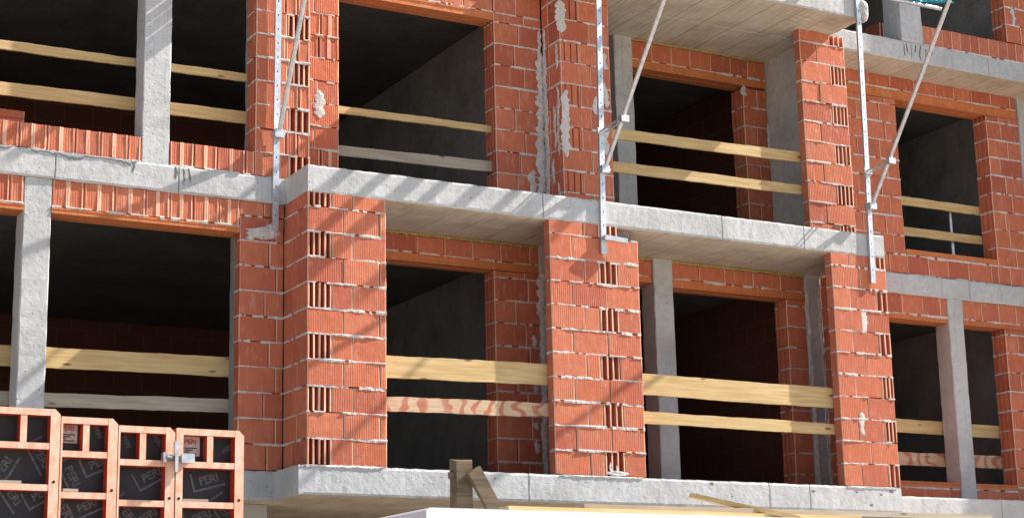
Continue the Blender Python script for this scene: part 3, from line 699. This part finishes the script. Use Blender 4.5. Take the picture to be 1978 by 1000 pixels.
# ------------------------------------------------------------------ formwork panels in front
def text_mesh(s, size):
    cu = bpy.data.curves.new('print', 'FONT'); cu.body = s; cu.size = size; cu.align_x = 'CENTER'; cu.align_y = 'CENTER'; cu.offset = size * .025
    o = bpy.data.objects.new('tmp', cu); COL.objects.link(o); me = bpy.data.meshes.new_from_object(o)
    bpy.data.objects.remove(o); return me
TXT = text_mesh('PERI', .085)
TXS = text_mesh('PERI', .052)
NP = [0]
def lettering(par, x, y, z, rot, mat, me=TXT, mark=True):
    NP[0] += 1; y -= .0008 * (NP[0] % 6)
    m2 = me.copy(); m2.materials.clear(); m2.materials.append(mat)
    o = bpy.data.objects.new('lettering', m2); link(o, par, (x, y, z)); o.rotation_euler = (R(90), R(rot), 0)
    if mark:
        b = MB(); b.add([(-.14, -.07, 0), (.12, -.07, 0), (.12, -.055, 0), (-.125, -.055, 0), (-.125, .075, 0), (-.14, .075, 0)], [(0, 1, 2, 3), (0, 3, 4, 5)])
        me2 = b.mesh('corner_mark', mat); q = bpy.data.objects.new('corner_mark', me2); link(q, par, (x, y - .0003, z)); q.rotation_euler = (R(90), R(rot), 0)
def flange_faces(o):
    for p in o.data.polygons: p.material_index = 0 if p.normal.y < -.7 else 1  # front faces take the paler sunlit paint, all others the plain red
PY, PD = -2.6, .10
def panel(x0, x1, zt, label, prints, lab=None, stub=None, lw=.055):
    zb = -3.45
    r = tag(empty('concrete_form', ((x0 + x1) / 2, PY, zb)), label, 'formwork', 'formwork panels standing in a row')
    fw, c = .072, .04
    for s in (0, 1):
        a, b = (x0, x0 + lw) if s == 0 else (x1 - fw, x1)
        poly = [(a, zb), (b, zb), (b, zt), (a + .006, zt), (a, zt - .006)] if s == 0 else [(a, zb), (b, zb), (b, zt - c), (b - c, zt), (a, zt)]
        m = MB(); m.prism(poly, 'y', PY, PY + PD); rail = m.build('side_rail', [M_FLANGE, M_PAINT], r); flange_faces(rail)
        zz = zt - .53 if b - a > .03 else zb
        while zz > zb + .1:
            h = MB(); cx = (a + b) / 2; h.tube((cx, PY - .002, zz), (cx, PY + .012, zz), .011, 12); h.build('tie_hole', M_HOLE, rail); zz -= .6
    m = MB(); m.box(x0 + lw + .0005, x1 - fw - .0005, PY + .001, PY + PD, zt - .05, zt - .001); flange_faces(m.build('top_rail', [M_FLANGE, M_PAINT], r))
    z = zt - .25; first = True
    while z > zb + .05:
        m = MB(); m.box(x0 + lw + .0005, x1 - fw - .0005, PY + .002, PY + PD, z - .046, z); o = m.build('rib', [M_FLANGE, M_PAINT], r); flange_faces(o)
        if first:
            cx = stub or (x0 + x1) / 2; m = MB(); m.box(cx - .024, cx + .024, PY + .003, PY + PD, z + .0005, zt - .0505); flange_faces(m.build('stub', [M_FLANGE, M_PAINT], r))
        first = False; z -= .30
    m = MB(); m.box(x0 + .004, x1 - .004, PY + PD + .001, PY + PD + .02, zb, zt - .004); sheet = m.build('plywood_sheet', M_PLY, r)
    for (px, pz, rot) in prints: lettering(sheet, px, PY + PD - .0015, pz, rot, M_PRINT, TXS if pz > zt - .25 else TXT, pz < zt - .3)
    if lab:
        lx, lz = lab; m = MB(); m.add([(lx - .075, PY + PD - .002, lz - .075), (lx + .075, PY + PD - .002, lz - .078), (lx + .075, PY + PD - .002, lz + .07), (lx - .07, PY + PD - .002, lz + .075)], [(0, 1, 2, 3)])
        lb = m.build('paper_label', M_LABEL, sheet)
        o = bpy.data.objects.new('lettering', TXS.copy()); o.data.materials.clear(); o.data.materials.append(M_LABELINK); link(o, sheet, (lx, PY + PD - .004, lz + .03)); o.rotation_euler = (R(90), 0, 0)
        b = MB()
        for i in range(4): b.box(lx - .06 + .02 * (i % 2), lx + .05 - .03 * (i % 3), PY + PD - .0045, PY + PD - .004, lz - .02 - .015 * i, lz - .012 - .015 * i)
        b.build('label_lines', M_BLACKINK, sheet)
    return r
panel(-3.60, -3.024, .004, 'tallest orange formwork panel with two printed dark sheets, left of the others', [(-3.13, -.34, 60), (-3.33, -.62, 55), (-3.40, -.42, -60), (-3.12, -.60, -30)], None, -3.29)
panel(-3.018, -2.594, -.045, 'orange formwork panel second in the row, paper label in its upper corner', [(-2.90, -.47, 62), (-2.70, -.36, -25), (-2.78, -.68, -25), (-2.72, -.14, 60), (-2.95, -.72, 60)], (-2.945, -.15), -2.83, .014)
panel(-2.588, -2.152, -.09, 'orange formwork panel third in the row, steel clamp across its right rail', [(-2.30, -.44, -30), (-2.32, -.75, -35), (-2.5, -.2, 60), (-2.26, -.18, 55), (-2.48, -.73, 50)], None, -2.40, .014)
panel(-2.143, -1.604, -.09, 'rightmost orange formwork panel with paper label, beside the block wall', [(-1.85, -.46, -15), (-1.90, -.74, -22), (-1.72, -.70, 55), (-1.70, -.22, -40)], (-2.0, -.21), -1.875)
# concrete scraps lying on the ribs
for x, z, l, lb in ((-3.40, -.545, .22, 'thin grey offcut on the upper long rib of the tallest formwork panel'), (-3.40, -.846, .22, 'thin grey offcut on the second long rib of the tallest formwork panel'), (-2.93, -.592, .11, 'very short grey offcut on a rib of the second formwork panel'), (-1.98, -.641, .2, 'thin grey offcut on a rib of the formwork panel beside the block wall')):
    m = MB(); m.box(x - l / 2, x + l / 2, PY + .01, PY + .08, z + .0005, z + .022)
    tag(m.build('wood_offcut', M_WOODGREY, None), lb, 'offcut', 'offcuts on the panel ribs')
cl = tag(empty('formwork_clamp', (-2.148, PY - .03, -.3)), 'grey steel wedge clamp joining the third and fourth formwork panels', 'clamp')
m = MB(); m.box(-2.245, -2.03, PY - .035, PY - .003, -.345, -.305); m.build('bar', M_DARKSTEEL, cl)
m = MB(); m.prism([(-2.172, -.43), (-2.152, -.43), (-2.145, -.20), (-2.178, -.20)], 'y', PY - .075, PY - .037); m.build('wedge', M_STEEL, cl)
m = MB(); m.box(-2.12, -2.02, PY - .07, PY - .036, -.36, -.29); m.build('jaw', M_STEEL, cl)
m = MB(); m.box(-2.26, -2.235, PY - .06, PY - .002, -.36, -.285); m.build('jaw', M_STEEL, cl)
m = MB(); m.tube((-2.235, PY - .05, -.322), (-2.19, PY - .05, -.322), .022, 10); m.build('screw', M_DARKSTEEL, cl)

# ------------------------------------------------------------------ white site cabin, its roof load and the timber post
CX0, CX1, CY0, CY1, CZ = -.85, 5.2, -4.21, -1.85, -.80
cab = tag(empty('site_cabin', (2.2, -3, -3.45)), 'white steel site cabin whose roof edge shows below the slab', 'cabin')
m = MB(); m.box(CX0 + .03, CX1 - .03, CY0 + .03, CY1 - .03, -3.36, CZ - .13); m.build('body', M_WHITE, cab)
m = MB(); m.prism([(CX0, CZ - .12), (CX0, CZ - .02), (CX0 + .03, CZ), (CX1 - .03, CZ), (CX1, CZ - .02), (CX1, CZ - .12)], 'y', CY0, CY1); m.build('roof', M_WHITE, cab)
for x in (CX0, CX1 - .15):
    for y in (CY0, CY1 - .15):
        m = MB(); m.box(x - .004, x + .154, y - .004, y + .154, -3.45, CZ - .121); m.build('corner_post', M_WHITE, cab)
for i in range(20):
    x = CX0 + .32 + i * .27; m = MB(); m.prism([(x, CY0 + .03), (x + .03, CY0 + .005), (x + .11, CY0 + .005), (x + .14, CY0 + .03)], 'z', -3.3, CZ - .125); m.build('panel_rib', M_WHITE, cab)
for a, b, z, w_, m_ in (((-.1, -3.98), (3.2, -3.98), -.775, .15, M_WOOD), ((.6, -3.9), (4.6, -4.02), -.735, .14, M_WOODGREY)):
    m = MB(); m.bar((a[0], a[1], z), (b[0], b[1], z), w_, .04)
    tag(m.build('plank', m_, None), 'pale plank lying along the cabin roof edge' if m_ is M_WOOD else 'greyish plank lying on the first plank on the cabin roof', 'plank')
m = MB(); m.bar((1.72, -3.75, -.60), (2.5, -4.12, -.80), .11, .035)
tag(m.build('plank', M_WOOD, None), 'short bright plank tipped up at an angle on the cabin roof', 'plank')
post = tag(empty('timber_post', (.08, -3.0, CZ)), 'rough weathered timber post with a diagonal brace on the cabin roof', 'post')
m = MB(); m.prism([(-.01, -3.06), (.13, -3.06), (.17, -2.98), (.10, -2.92), (-.01, -2.94)], 'z', CZ + .001, -.30); o = m.build('upright', M_WOODOLD, post)
for v in o.data.vertices:
    if v.co.z > 0: v.co.z += random.uniform(-.02, .03)
m = MB(); m.bar((.12, -3.09, -.38), (.36, -3.09, -.78), .05, .12, Vector((1, 0, .6))); m.build('brace', M_WOODOLD, post)
m = MB(); m.bar((-.03, -3.0, -.42), (.05, -2.93, -.40), .05, .05); m.build('cleat', M_WOODOLD, post)
